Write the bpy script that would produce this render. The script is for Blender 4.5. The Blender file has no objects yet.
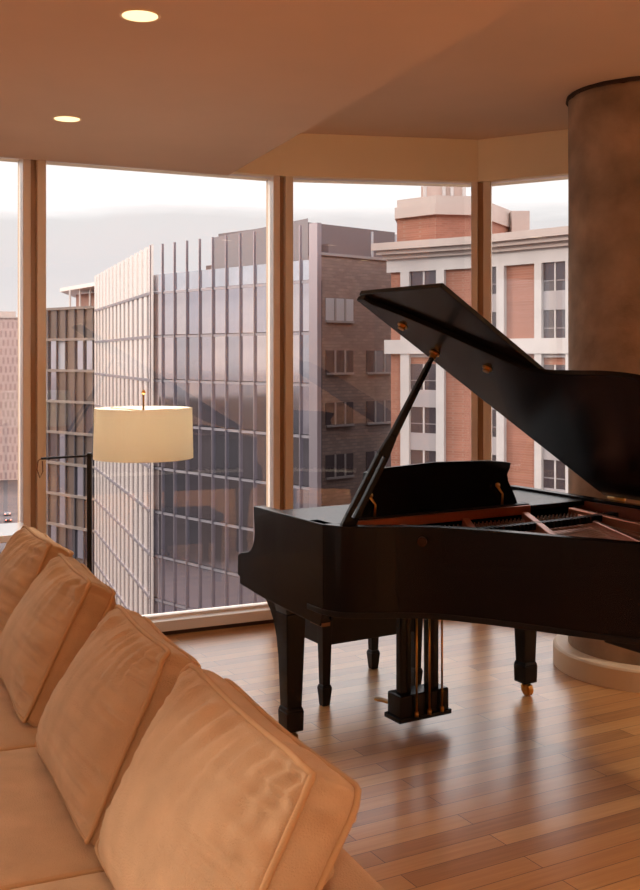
import bpy, bmesh, math, random
from mathutils import Vector, Matrix, noise
random.seed(7)
PI = math.pi
COL = bpy.context.scene.collection
EYE = 1.65; F = 1070.0

# ------------------------------------------------------------------ helpers
def link(o):
    COL.objects.link(o); return o

def obj(name, bm, mat, parent=None, smooth=False, bevel=0, seg=2):
    me = bpy.data.meshes.new(name)
    bmesh.ops.recalc_face_normals(bm, faces=bm.faces)
    bm.to_mesh(me); bm.free()
    o = link(bpy.data.objects.new(name, me))
    for m in (mat if isinstance(mat, (list, tuple)) else [mat]): me.materials.append(m)
    if smooth:
        for p in me.polygons: p.use_smooth = True
    if bevel:
        b = o.modifiers.new('bevel', 'BEVEL'); b.width = bevel; b.segments = seg
        b.limit_method = 'ANGLE'; b.angle_limit = math.radians(35)
        for p in me.polygons: p.use_smooth = True
        w = o.modifiers.new('wn', 'WEIGHTED_NORMAL'); w.keep_sharp = False
    if parent: o.parent = parent
    return o

def tag(o, label=None, cat=None, group=None, kind=None):
    if label: o['label'] = label
    if cat: o['category'] = cat
    if group: o['group'] = group
    if kind: o['kind'] = kind
    return o

def thing(name, label, cat, loc=(0, 0, 0), rz=0, group=None, kind=None):
    o = link(bpy.data.objects.new(name, None))
    o.location = loc; o.rotation_euler = (0, 0, rz); o.empty_display_size = .1
    return tag(o, label, cat, group, kind)

def struct(name, bm, mat, parent=None, **k):
    o = obj(name, bm, mat, parent, **k)
    if not parent: o['kind'] = 'structure'
    return o

def hexa(bm, c):
    v = [bm.verts.new(p) for p in c]
    for f in ((0, 3, 2, 1), (4, 5, 6, 7), (0, 1, 5, 4), (1, 2, 6, 5), (2, 3, 7, 6), (3, 0, 4, 7)):
        bm.faces.new([v[i] for i in f])

def box(bm, x0, x1, y0, y1, z0, z1):
    hexa(bm, [(x0, y0, z0), (x1, y0, z0), (x1, y1, z0), (x0, y1, z0), (x0, y0, z1), (x1, y0, z1), (x1, y1, z1), (x0, y1, z1)])
    return bm

def B(*a):
    bm = bmesh.new(); box(bm, *a); return bm

def taper(bm, cx, cy, z0, z1, w0, d0, w1, d1):
    hexa(bm, [(cx - w0, cy - d0, z0), (cx + w0, cy - d0, z0), (cx + w0, cy + d0, z0), (cx - w0, cy + d0, z0),
              (cx - w1, cy - d1, z1), (cx + w1, cy - d1, z1), (cx + w1, cy + d1, z1), (cx - w1, cy + d1, z1)])

def seg(bm, A, Bp, n, o0, o1, z0, z1, e0=0, e1=0):
    """box along the plan segment A->B, from offset o0 to o1 along plan normal n"""
    A = Vector(A); Bp = Vector(Bp); n = Vector(n); d = (Bp - A).normalized()
    A = A - d * e0; Bp = Bp + d * e1
    a, b, c, e = A + n * o0, Bp + n * o0, Bp + n * o1, A + n * o1
    hexa(bm, [(p.x, p.y, z0) for p in (a, b, c, e)] + [(p.x, p.y, z1) for p in (a, b, c, e)])
    return bm

def S(*a, **k):
    bm = bmesh.new(); seg(bm, *a, **k); return bm

def prism(bm, pts, fn, h0, h1):
    """extrude polygon pts (2D) ; fn(a,b,h)->3D"""
    lo = [bm.verts.new(fn(a, b, h0)) for a, b in pts]; hi = [bm.verts.new(fn(a, b, h1)) for a, b in pts]
    n = len(pts)
    bm.faces.new(lo[::-1]); bm.faces.new(hi)
    for i in range(n): bm.faces.new((lo[i], lo[(i + 1) % n], hi[(i + 1) % n], hi[i]))
    return bm

XY = lambda a, b, h: (a, b, h)

def tube(bm, pts, r, n=8, closed=False):
    pts = [Vector(p) for p in pts]; m = len(pts); rings = []
    up = Vector((0, 0, 1)); prev = None
    for i, p in enumerate(pts):
        if closed: t = (pts[(i + 1) % m] - pts[i - 1]).normalized()
        else: t = (pts[min(i + 1, m - 1)] - pts[max(i - 1, 0)]).normalized()
        if prev is None:
            a = up if abs(t.dot(up)) < .9 else Vector((1, 0, 0))
            x = t.cross(a).normalized()
        else:
            x = (prev - t * prev.dot(t)).normalized()
        prev = x; y = t.cross(x)
        rr = r[i] if isinstance(r, (list, tuple)) else r
        rings.append([bm.verts.new(p + (x * math.cos(2 * PI * k / n) + y * math.sin(2 * PI * k / n)) * rr) for k in range(n)])
    for i in range(m if closed else m - 1):
        A, Bq = rings[i], rings[(i + 1) % m]
        for k in range(n): bm.faces.new((A[k], A[(k + 1) % n], Bq[(k + 1) % n], Bq[k]))
    if not closed:
        bm.faces.new(rings[0][::-1]); bm.faces.new(rings[-1])
    return bm

def lathe(bm, prof, c=(0, 0, 0), n=32, caps=True):
    rings = []
    for r, z in prof:
        rings.append([bm.verts.new((c[0] + r * math.cos(2 * PI * k / n), c[1] + r * math.sin(2 * PI * k / n), c[2] + z)) for k in range(n)])
    for A, Bq in zip(rings, rings[1:]):
        for k in range(n): bm.faces.new((A[k], A[(k + 1) % n], Bq[(k + 1) % n], Bq[k]))
    if caps:
        bm.faces.new(rings[0][::-1]); bm.faces.new(rings[-1])
    return bm

def disc_at(bm, c, nrm, r, h, n=20, r2=None):
    c = Vector(c); nrm = Vector(nrm).normalized()
    tube(bm, [c, c + nrm * h], [r, r if r2 is None else r2], n)

def catmull(pts, k=8):
    out = []
    P = [pts[0]] + list(pts) + [pts[-1]]
    for i in range(1, len(P) - 2):
        p0, p1, p2, p3 = [Vector(q) for q in P[i - 1:i + 3]]
        for j in range(k):
            t = j / k
            out.append(.5 * ((2 * p1) + (-p0 + p2) * t + (2 * p0 - 5 * p1 + 4 * p2 - p3) * t * t + (-p0 + 3 * p1 - 3 * p2 + p3) * t ** 3))
    out.append(Vector(pts[-1]))
    return out

def offset(pts, d):
    out = []
    for i, p in enumerate(pts):
        t = (pts[min(i + 1, len(pts) - 1)] - pts[max(i - 1, 0)]).normalized()
        out.append(p + Vector((-t.y, t.x)) * d)
    return out

# ------------------------------------------------------------------ materials
def srgb(r, g, b):
    f = lambda c: (c / 255 / 12.92) if c / 255 <= .04045 else ((c / 255 + .055) / 1.055) ** 2.4
    return (f(r), f(g), f(b), 1)

MATS = {}
def mat(name, col, rough=.5, metal=0, bump=0, bscale=40, var=0, vscale=5, coat=0, sheen=0, emit=None, es=1, spec=.5, stretch=(1, 1, 1), trans=0):
    if name in MATS: return MATS[name]
    m = bpy.data.materials.new(name); m.use_nodes = True
    nt = m.node_tree; N = nt.nodes; L = nt.links; p = N['Principled BSDF']
    p.inputs['Base Color'].default_value = col; p.inputs['Roughness'].default_value = rough
    p.inputs['Metallic'].default_value = metal; p.inputs['Coat Weight'].default_value = coat
    p.inputs['Coat Roughness'].default_value = .05
    p.inputs['Specular IOR Level'].default_value = spec
    p.inputs['Sheen Weight'].default_value = sheen; p.inputs['Sheen Roughness'].default_value = .4
    p.inputs['Transmission Weight'].default_value = trans
    if sheen: p.inputs['Sheen Tint'].default_value = col
    if emit:
        p.inputs['Emission Color'].default_value = emit; p.inputs['Emission Strength'].default_value = es
    tc = N.new('ShaderNodeTexCoord'); mp = N.new('ShaderNodeMapping'); mp.inputs['Scale'].default_value = stretch
    L.new(tc.outputs['Object'], mp.inputs['Vector'])
    if var:
        n = N.new('ShaderNodeTexNoise'); n.inputs['Scale'].default_value = vscale; n.inputs['Detail'].default_value = 6
        L.new(mp.outputs[0], n.inputs['Vector'])
        r = N.new('ShaderNodeMapRange'); r.inputs[1].default_value = .3; r.inputs[2].default_value = .7
        r.inputs[3].default_value = 1 - var; r.inputs[4].default_value = 1 + var
        L.new(n.outputs[0], r.inputs[0])
        mx = N.new('ShaderNodeVectorMath'); mx.operation = 'SCALE'; mx.inputs[0].default_value = col[:3]
        L.new(r.outputs[0], mx.inputs['Scale']); L.new(mx.outputs[0], p.inputs['Base Color'])
    if bump:
        n = N.new('ShaderNodeTexNoise'); n.inputs['Scale'].default_value = bscale; n.inputs['Detail'].default_value = 8
        L.new(mp.outputs[0], n.inputs['Vector'])
        b = N.new('ShaderNodeBump'); b.inputs['Strength'].default_value = bump; b.inputs['Distance'].default_value = .01
        L.new(n.outputs[0], b.inputs['Height']); L.new(b.outputs[0], p.inputs['Normal'])
    MATS[name] = m
    return m

def brickmat(name, c1, c2, mortar, sx, sy, msize=.02, rough=.85, scale=1):
    m = bpy.data.materials.new(name); m.use_nodes = True
    nt = m.node_tree; N = nt.nodes; L = nt.links; p = N['Principled BSDF']; p.inputs['Roughness'].default_value = rough
    tc = N.new('ShaderNodeTexCoord'); sp = N.new('ShaderNodeSeparateXYZ'); cb = N.new('ShaderNodeCombineXYZ')
    L.new(tc.outputs['Object'], sp.inputs[0])
    ad = N.new('ShaderNodeMath'); ad.operation = 'ADD'; L.new(sp.outputs[0], ad.inputs[0])
    sc = N.new('ShaderNodeMath'); sc.operation = 'MULTIPLY'; sc.inputs[1].default_value = .8; L.new(sp.outputs[1], sc.inputs[0]); L.new(sc.outputs[0], ad.inputs[1])
    L.new(ad.outputs[0], cb.inputs[0]); L.new(sp.outputs[2], cb.inputs[1])
    b = N.new('ShaderNodeTexBrick'); b.inputs['Color1'].default_value = c1; b.inputs['Color2'].default_value = c2
    b.inputs['Mortar'].default_value = mortar; b.inputs['Scale'].default_value = scale
    b.inputs['Brick Width'].default_value = sx; b.inputs['Row Height'].default_value = sy; b.inputs['Mortar Size'].default_value = msize
    L.new(cb.outputs[0], b.inputs['Vector'])
    n = N.new('ShaderNodeTexNoise'); n.inputs['Scale'].default_value = .6; n.inputs['Detail'].default_value = 8
    L.new(tc.outputs['Object'], n.inputs['Vector'])
    r = N.new('ShaderNodeMapRange'); r.inputs[3].default_value = .8; r.inputs[4].default_value = 1.2; L.new(n.outputs[0], r.inputs[0])
    v = N.new('ShaderNodeVectorMath'); v.operation = 'SCALE'; L.new(b.outputs[0], v.inputs[0]); L.new(r.outputs[0], v.inputs['Scale'])
    L.new(v.outputs[0], p.inputs['Base Color'])
    return m

def floor_mat():
    m = bpy.data.materials.new('oak_planks'); m.use_nodes = True
    nt = m.node_tree; N = nt.nodes; L = nt.links; p = N['Principled BSDF']
    tc = N.new('ShaderNodeTexCoord'); mp = N.new('ShaderNodeMapping'); mp.inputs['Rotation'].default_value = (0, 0, -math.radians(29))
    L.new(tc.outputs['Object'], mp.inputs[0])
    def brick(bw, off, c1, c2):
        b = N.new('ShaderNodeTexBrick'); b.offset = off; b.offset_frequency = 2; b.squash = 1
        b.inputs['Scale'].default_value = 1; b.inputs['Brick Width'].default_value = bw; b.inputs['Row Height'].default_value = .092
        b.inputs['Mortar Size'].default_value = .0016; b.inputs['Mortar Smooth'].default_value = .3
        b.inputs['Color1'].default_value = c1; b.inputs['Color2'].default_value = c2; b.inputs['Mortar'].default_value = (.5, .5, .5, 1)
        L.new(mp.outputs[0], b.inputs['Vector']); return b
    b1 = brick(1.15, .37, (0, 0, 0, 1), (1, 1, 1, 1))
    # second random per row: large-scale noise by row
    g = N.new('ShaderNodeTexNoise'); g.inputs['Scale'].default_value = 6; g.inputs['Detail'].default_value = 10; g.inputs['Roughness'].default_value = .65
    m2 = N.new('ShaderNodeMapping'); m2.inputs['Scale'].default_value = (.35, 9, 1); L.new(mp.outputs[0], m2.inputs[0]); L.new(m2.outputs[0], g.inputs['Vector'])
    mix = N.new('ShaderNodeMath'); mix.operation = 'MULTIPLY_ADD'; mix.inputs[1].default_value = .42
    L.new(b1.outputs['Color'], mix.inputs[0])
    g2 = N.new('ShaderNodeMath'); g2.operation = 'MULTIPLY'; g2.inputs[1].default_value = .62; L.new(g.outputs[0], g2.inputs[0]); L.new(g2.outputs[0], mix.inputs[2])
    cr = N.new('ShaderNodeValToRGB'); e = cr.color_ramp.elements
    e[0].position = .1; e[0].color = srgb(140, 90, 54); e[1].position = .95; e[1].color = srgb(228, 180, 120)
    k = cr.color_ramp.elements.new(.5); k.color = srgb(194, 140, 86)
    L.new(mix.outputs[0], cr.inputs[0])
    mo = N.new('ShaderNodeMix'); mo.data_type = 'RGBA'; mo.inputs[7].default_value = srgb(80, 45, 28)
    L.new(b1.outputs['Fac'], mo.inputs[0]); L.new(cr.outputs[0], mo.inputs[6]); L.new(mo.outputs[2], p.inputs['Base Color'])
    p.inputs['Roughness'].default_value = .34; p.inputs['Coat Weight'].default_value = .5; p.inputs['Coat Roughness'].default_value = .22
    bp = N.new('ShaderNodeBump'); bp.inputs['Strength'].default_value = .25; bp.inputs['Distance'].default_value = .002; bp.invert = True
    ad = N.new('ShaderNodeMath'); ad.operation = 'MULTIPLY_ADD'; ad.inputs[1].default_value = .3; L.new(g.outputs[0], ad.inputs[0]); L.new(b1.outputs['Fac'], ad.inputs[2])
    L.new(ad.outputs[0], bp.inputs['Height']); L.new(bp.outputs[0], p.inputs['Normal'])
    return m

def pane_mat():
    m = bpy.data.materials.new('window_glass'); m.use_nodes = True
    nt = m.node_tree; N = nt.nodes; L = nt.links; N.remove(N['Principled BSDF'])
    out = N['Material Output']; t = N.new('ShaderNodeBsdfTransparent'); t.inputs[0].default_value = (.97, .96, .96, 1)
    g = N.new('ShaderNodeBsdfGlossy'); g.inputs['Roughness'].default_value = .01; g.inputs[0].default_value = (1, .96, .93, 1)
    fr = N.new('ShaderNodeFresnel'); fr.inputs['IOR'].default_value = 1.5
    mu = N.new('ShaderNodeMath'); mu.operation = 'MULTIPLY'; mu.inputs[1].default_value = 1.6; mu.use_clamp = True
    L.new(fr.outputs[0], mu.inputs[0])
    mx = N.new('ShaderNodeMixShader'); L.new(mu.outputs[0], mx.inputs[0]); L.new(t.outputs[0], mx.inputs[1]); L.new(g.outputs[0], mx.inputs[2])
    L.new(mx.outputs[0], out.inputs[0])
    return m

def shade_mat():
    m = bpy.data.materials.new('linen_shade'); m.use_nodes = True
    nt = m.node_tree; N = nt.nodes; L = nt.links; N.remove(N['Principled BSDF']); out = N['Material Output']
    d = N.new('ShaderNodeBsdfDiffuse'); d.inputs[0].default_value = srgb(250, 244, 232)
    t = N.new('ShaderNodeBsdfTranslucent'); t.inputs[0].default_value = srgb(252, 244, 224)
    mx = N.new('ShaderNodeMixShader'); mx.inputs[0].default_value = .5
    L.new(d.outputs[0], mx.inputs[1]); L.new(t.outputs[0], mx.inputs[2]); L.new(mx.outputs[0], out.inputs[0])
    return m

def emis(name, col, s):
    m = bpy.data.materials.new(name); m.use_nodes = True
    p = m.node_tree.nodes['Principled BSDF']; p.inputs['Base Color'].default_value = (.8, .7, .5, 1)
    p.inputs['Emission Color'].default_value = col; p.inputs['Emission Strength'].default_value = s
    return m

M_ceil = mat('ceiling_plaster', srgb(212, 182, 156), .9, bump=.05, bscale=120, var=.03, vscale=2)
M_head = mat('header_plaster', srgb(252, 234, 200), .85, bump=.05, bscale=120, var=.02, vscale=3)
M_wall = mat('wall_plaster', srgb(214, 186, 158), .9, var=.03)
M_alu = mat('bronze_aluminium', srgb(236, 220, 198), .35, metal=.1, bump=.02)
M_alul = mat('pale_aluminium', srgb(240, 226, 212), .3, metal=.2)
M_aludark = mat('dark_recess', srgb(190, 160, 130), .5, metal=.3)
M_sill = mat('white_sill', srgb(238, 228, 218), .35)
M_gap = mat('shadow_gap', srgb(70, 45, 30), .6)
M_glass = pane_mat()
M_conc = mat('raw_concrete', srgb(160, 136, 112), .85, bump=.6, bscale=14, var=.32, vscale=5)
M_trimw = mat('cream_trim', srgb(236, 214, 182), .5)
M_black = mat('black_lacquer', (.006, .005, .006, 1), .26, coat=.06, spec=.2)
M_blacks = mat('black_satin', (.008, .007, .007, 1), .45, spec=.3)
M_copper = mat('copper_plate', srgb(184, 112, 78), .35, metal=.6, var=.12, vscale=12)
M_felt = mat('red_felt', srgb(150, 60, 34), .8)
M_sound = mat('soundboard_spruce', srgb(180, 104, 56), .4, var=.15, vscale=3, stretch=(1, 12, 1))
M_inner = mat('inner_rim_maple', srgb(120, 62, 34), .4)
M_brass = mat('brass', srgb(212, 160, 86), .28, metal=1)
M_string = mat('steel_strings', srgb(190, 160, 130), .3, metal=1)
M_ivory = mat('ivory_keys', srgb(236, 226, 206), .3)
M_fab = mat('tan_velvet', srgb(204, 168, 130), .85, bump=.5, bscale=260, var=.1, vscale=9, sheen=.5, spec=.15)
M_fab2 = mat('tan_upholstery', srgb(198, 158, 120), .9, bump=.4, bscale=240, var=.06, vscale=5, sheen=.3, spec=.15)
M_pipe = mat('tan_piping', srgb(200, 158, 114), .85, bump=.3, bscale=300, spec=.15)
M_shade = shade_mat()
M_lampbk = mat('lamp_black', (.01, .009, .009, 1), .4, metal=.4)
M_leather = mat('tan_leather', srgb(120, 84, 52), .6)
M_tablew = mat('white_table_top', srgb(248, 247, 246), .08, coat=1)
M_glow = emis('downlight_glow', srgb(255, 226, 170), 1.6)

# ------------------------------------------------------------------ camera
cam = bpy.data.cameras.new('camera'); co = link(bpy.data.objects.new('camera', cam))
co.location = (0, 0, EYE); co.rotation_euler = (PI / 2, 0, 0)
cam.sensor_fit = 'VERTICAL'; cam.sensor_height = 36; cam.sensor_width = 36
cam.lens = 36 * F / 890; cam.shift_y = -89 / 890; cam.clip_end = 5000; cam.clip_start = .05
bpy.context.scene.camera = co

# ------------------------------------------------------------------ room plan (inner sill line)
def lerp(a, b, t): return Vector(a) + (Vector(b) - Vector(a)) * t
C0 = Vector((-.235, 6.62)); d1 = Vector((.9045, .4265)).normalized()      # corner of windows 1 / 2
C1 = Vector((1.01, 6.84)); d3 = Vector((.84, -.54)).normalized()
P = [C0 - d1 * 1.515 * 4, C0 - d1 * 1.515 * 3, C0 - d1 * 1.515 * 2, C0 - d1 * 1.515, C0, C1, C1 + d3 * 1.6, C1 + d3 * 3.2]
LX = P[0].x; RX = 4.6; BY = -3.2
room = [P[0]] + [P[4], P[5], P[7]] + [Vector((RX, P[7].y - .7)), Vector((RX, BY)), Vector((LX, BY))]
HB, LC, UC = 2.77, 2.742, 3.04
# floor (extends under the glass line)
fl = [Vector((LX - .3, P[0].y + .2)), C0 + Vector((-.1, .25)), C1 + Vector((.05, .3)), P[7] + Vector((.2, .3)), Vector((RX + .3, P[7].y - .6)), Vector((RX + .3, BY - .2)), Vector((LX - .3, BY - .2))]
struct('floor', prism(bmesh.new(), [tuple(p) for p in fl], XY, -.25, 0), floor_mat())
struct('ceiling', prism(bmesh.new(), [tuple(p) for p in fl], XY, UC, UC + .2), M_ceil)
# dropped ceiling with its slanting edge
E0 = Vector((-.557, 6.473)); ed = Vector((1.206, -3.197)).normalized()
E00 = E0; E1 = E0 + ed * 10.2
cdir = (Vector((-1.756, 5.87)) - E0).normalized(); Q_ = E0 + cdir * ((LX - .05 - E0.x) / cdir.x)
low = [tuple(Q_), tuple(E00 + Vector((0, 0))), tuple(E1), (LX - .05, E1.y)]
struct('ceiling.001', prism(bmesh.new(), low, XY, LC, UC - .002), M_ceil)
bpy.data.objects['ceiling.001']['label'] = 'dropped lower ceiling with slanting edge'

GL = .11                                                          # glass behind the inner sill line
def nrm_of(A, Bp):
    d = (Vector(Bp) - Vector(A)).normalized(); return Vector((-d.y, d.x))       # outward (left of direction)
for i in range(len(P) - 1):
    A, Bp = P[i], P[i + 1]; n = nrm_of(A, Bp); d = (Bp - A).normalized()
    w = thing('window_%d' % (i + 1), None, None, (0, 0, 0)); w['kind'] = 'structure'
    obj('glass_pane', S(A, Bp, n, GL, GL + .012, .09, HB, e0=.02, e1=.02), M_glass, w)
    obj('bottom_rail', S(A, Bp, n, .0, GL + .05, .026, .088), M_sill, w, bevel=.004)
    obj('glazing_bead', S(A, Bp, n, GL - .03, GL + .03, .088, .104), M_alul, w)
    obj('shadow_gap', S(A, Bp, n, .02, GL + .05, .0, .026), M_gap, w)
    obj('top_rail', S(A, Bp, n, GL - .02, GL + .05, HB - .001, HB + .02), M_alul, w)
    # header above the panes
    e1 = .0
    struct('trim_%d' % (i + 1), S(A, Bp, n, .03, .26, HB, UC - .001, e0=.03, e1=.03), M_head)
for i, p in enumerate(P[1:-1]):
    n = (nrm_of(P[i], P[i + 1]) + nrm_of(P[i + 1], P[i + 2])).normalized(); d = Vector((n.y, -n.x))
    m = link(bpy.data.objects.new('mullion', None)); m.parent = bpy.data.objects['window_%d' % (i + 1)]
    c = p + n * .02 + d * .018
    def mb(a0, a1, o0, o1, mt, nm):
        q = S(c + d * a0, c + d * a1, n, o0, o1, .02, HB); o = obj(nm, q, mt, m, bevel=.004); return o
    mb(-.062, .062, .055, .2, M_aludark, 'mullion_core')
    mb(-.064, -.022, .01, .15, M_alul, 'mullion_face')
    mb(.014, .064, .01, .15, M_alu, 'mullion_face')
# closing walls (behind and beside the camera)
def wall(name, A, Bp, z0=0, z1=UC, inward=False):
    n = nrm_of(A, Bp); return struct(name, S(A, Bp, n, 0, .2, z0, z1), M_wall)
wall('wall_right', (RX, P[7].y - .7), (RX, BY)); wall('wall_back', (RX, BY), (LX, BY))
wall('wall_far', P[7], (RX, P[7].y - .7))
# left side: window wall with low parapet
LA, LB = Vector((LX, BY)), Vector((LX, P[0].y))
for k in range(5):
    A = lerp(LA, LB, k / 5); Bp = lerp(LA, LB, (k + 1) / 5); n = Vector((-1, 0))
    w = thing('window_%d' % (8 + k), None, None); w['kind'] = 'structure'
    obj('glass_pane', S(A, Bp, n, GL, GL + .012, .09, HB), M_glass, w)
    obj('bottom_rail', S(A, Bp, n, .0, GL + .05, .0, .09), M_sill, w)
    obj('mullion', S(A, A + Vector((0, .1)), n, .02, .2, .09, HB), M_alu, w)
struct('wall_left', S(LA, LB, (-1, 0), .03, .26, HB, UC), M_head)

# concrete column with round plinth
cc = (1.753, 5.70, 0)
column = thing('concrete_column', 'round raw concrete column standing by the window behind the piano', 'column', cc)
bm = bmesh.new(); prof = [(.42, z / 60 * UC) for z in range(61)]
lathe(bm, prof, (0, 0, 0), 96)
for v in bm.verts:
    p = v.co; r = Vector((p.x, p.y)); k = noise.noise(Vector((p.x * 3, p.y * 3, p.z * 2))) * .004
    if p.z > UC - .01 or p.z < .01: k = 0
    p.x *= 1 + k; p.y *= 1 + k
obj('shaft', bm, M_conc, column, smooth=True)
bm = bmesh.new(); lathe(bm, [(.425, UC - .022), (.432, UC - .018), (.43, UC - .001)], (0, 0, 0), 96)
for v in bm.verts:
    k = noise.noise(Vector((v.co.x * 14, v.co.y * 14, v.co.z * 9))) * .012; v.co.x *= 1 + k; v.co.y *= 1 + k
    if v.co.z < UC - .015: v.co.z += noise.noise(Vector((v.co.x * 20, v.co.y * 20, 3))) * .012
obj('joint', bm, mat('dark_joint', srgb(60, 40, 30), .9), column)
bm = bmesh.new(); lathe(bm, [(.50, 0), (.50, .098), (.494, .108), (.484, .112), (.425, .112)], (0, 0, 0), 96)
obj('plinth', bm, M_trimw, column, smooth=False, bevel=.0)

# recessed downlights, then added fill spots out of frame
def downlight(x, y, label):
    t = thing('recessed_downlight', label, 'ceiling light', (x, y, LC), 0, 'recessed ceiling downlights')
    bm = bmesh.new(); lathe(bm, [(.056, -.0015), (.062, -.004), (.066, -.003), (.067, 0)], n=40, caps=False); obj('trim_ring', bm, M_trimw, t, smooth=True)
    bm = bmesh.new(); lathe(bm, [(.001, -.003), (.057, -.003), (.057, -.001)], n=40, caps=False); obj('lens', bm, M_glow, t)
    l = bpy.data.lights.new('downlight', 'SPOT'); l.energy = 14; l.color = (1, .72, .42); l.spot_size = 1.9; l.spot_blend = .9; l.shadow_soft_size = .05
    lo = link(bpy.data.objects.new('downlight_lamp', l)); lo.location = (x, y, LC - .02)
def fill_can(x, y, z, label):  # added warm fill spot, unseen, modelled as a downlight to brighten the room
    t = thing('recessed_downlight', label, 'ceiling light', (x, y, z), 0, 'added fill lights out of frame')
    bm = bmesh.new(); lathe(bm, [(.056, -.0015), (.062, -.004), (.066, -.003), (.067, 0)], n=24, caps=False); obj('trim_ring', bm, M_trimw, t, smooth=True)
    bm = bmesh.new(); lathe(bm, [(.001, -.003), (.057, -.003), (.057, -.001)], n=24, caps=False); obj('lens', bm, M_glow, t)
    l = bpy.data.lights.new('downlight', 'SPOT'); l.energy = FILL * (.5 if x < -.5 else 1.3); l.color = (1, .84, .67); l.spot_size = 2.4; l.spot_blend = .9; l.shadow_soft_size = .12
    lo = link(bpy.data.objects.new('downlight_lamp', l)); lo.location = (x, y, z - .02)
FILL = 190
for x, y, z in ((-3.6, 1.2, LC), (-1.6, .4, LC), (.2, -.4, LC), (-3.2, -1.4, LC), (-1, -1.8, LC), (2.4, .6, UC), (3.9, 2.2, UC), (3.6, -1.2, UC), (3.4, 4.2, UC)):
    fill_can(x, y, z, 'added fill light out of frame, shaped as a round ceiling downlight')
downlight(-.577, 3.43, 'larger looking round lit downlight nearer the top edge of the picture')
downlight(-1.163, 4.92, 'smaller looking round lit downlight near the left window head')

# ------------------------------------------------------------------ grand piano
L0 = (-.123, 4.54, 0); PA = math.atan2(.513, .858)
piano = thing('grand_piano', 'black lacquered grand piano with its lid propped open by the windows', 'piano', L0, PA)
# local frame: x = u (treble -> bass), y = -v (v runs from keyboard towards the tail)
UV = lambda u, v, z: (u, -v, z)
plan = [(-.094, .30), (-.094, .38), (-.085, .44), (-.045, .51), (.04, .565), (.14, .62), (.245, .705), (.335, .83), (.415, .965), (.487, 1.104), (.555, 1.23), (.624, 1.351), (.70, 1.48),
        (.80, 1.61), (.94, 1.70), (1.09, 1.725), (1.23, 1.69), (1.33, 1.59), (1.385, 1.44), (1.39, 1.2), (1.39, .30)]
rim = catmull(plan, 6)
def clampu(p): return Vector((min(max(p.x, -.094), 1.39), p.y))
rim = [clampu(p) for p in rim]
inner = offset(rim, .048)          # right side is inside? fixed below
if inner[30].x < rim[30].x and inner[30].y > rim[30].y: inner = offset(rim, -.048)
def band(bm, out, inn, z0, z1):
    n = len(out); q = []
    for L_, z in ((out, z0), (out, z1), (inn, z1), (inn, z0)): q.append([bm.verts.new(UV(p.x, p.y, z)) for p in L_])
    for i in range(n - 1):
        for a in range(4):
            b = (a + 1) % 4; bm.faces.new((q[a][i], q[a][i + 1], q[b][i + 1], q[b][i]))
    for i in (0, n - 1): bm.faces.new([q[a][i] for a in range(4)])
    return bm
obj('rim', band(bmesh.new(), rim, inner, .668, 1.0), M_black, piano, bevel=.004)
inner2 = offset(rim, .05 if inner[30].x != offset(rim, -.048)[30].x else -.05)
inner3 = offset(rim, .056 if inner[30].x != offset(rim, -.048)[30].x else -.056)
obj('inner_rim', band(bmesh.new(), inner2, inner3, .84, .985), M_inner, piano)
obj('lower_moulding', band(bmesh.new(), offset(rim, .004 if inner[30].x == offset(rim, -.048)[30].x else -.004), inner, .650, .672), M_blacks, piano, bevel=.003)
# cheeks (arms) with scroll
cheek = [(-.166, 1.0), (-.163, .96), (-.158, .92), (-.155, .885), (-.160, .855), (-.172, .83), (-.190, .808), (-.215, .795), (-.245, .788), (-.280, .782), (-.310, .77), (-.318, .758), (-.320, .68), (-.314, .674), (-.297, .672), (-.297, .642),
         (-.285, .638), (-.08, .619), (.395, .60), (.40, .612), (.42, .66), (.42, 1.0)]
def cheek_obj(u0, u1):
    bm = bmesh.new(); prism(bm, cheek, lambda a, b, h: (h, -a, b), u0, u1); return obj('cheek', bm, M_black, piano, bevel=.004)
cheek_obj(-.0945, -.045); cheek_obj(1.342, 1.3905)
bm = bmesh.new(); box(bm, -.046, 1.343, -.40, .30, .615, .69); obj('key_bed', bm, M_blacks, piano, bevel=.004)
bm = bmesh.new(); box(bm, -.046, 1.343, .296, .314, .66, .745); obj('key_slip', bm, M_black, piano, bevel=.004)
for a in (-.046, 1.24): obj('key_block', B(a, a + .103, .12, .296, .69, .785), M_black, piano, bevel=.006)
# keys
kx0, kx1 = .058, 1.239; kw = (kx1 - kx0) / 52
wk = None
for k in range(52):
    if wk is None:
        wk = obj('white_key', B(-kw / 2 + .0006, kw / 2 - .0006, .13, .285, .735, .76), M_ivory, piano, bevel=.0015)
        o = wk
    else:
        o = wk.copy(); link(o); o.parent = piano
    o.location = (kx0 + kw * (k + .5), 0, 0)
bk = None
for k in range(51):
    if k % 7 in (1, 4): continue
    if bk is None:
        bm = bmesh.new(); taper(bm, 0, .183, .755, .773, .0055, .052, .0042, .049); bk = obj('black_key', bm, M_blacks, piano); o = bk
    else:
        o = bk.copy(); link(o); o.parent = piano
    o.location = (kx0 + kw * (k + 1), 0, 0)
bm = bmesh.new(); prism(bm, [(-.125, .76), (-.105, .76), (-.06, .93), (-.05, .97), (-.08, .975), (-.09, .94)], lambda a, b, h: (h, -a, b), -.044, 1.341)
obj('fallboard', bm, M_black, piano, bevel=.003)
# shelf under the folded flap, front rail
bm = bmesh.new(); box(bm, -.044, 1.341, -.37, .075, .966, .988); obj('desk_shelf', bm, M_black, piano, bevel=.003)
obj('copper_rail', B(.07, .99, -.392, -.374, .955, .993), M_copper, piano, bevel=.003)
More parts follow.
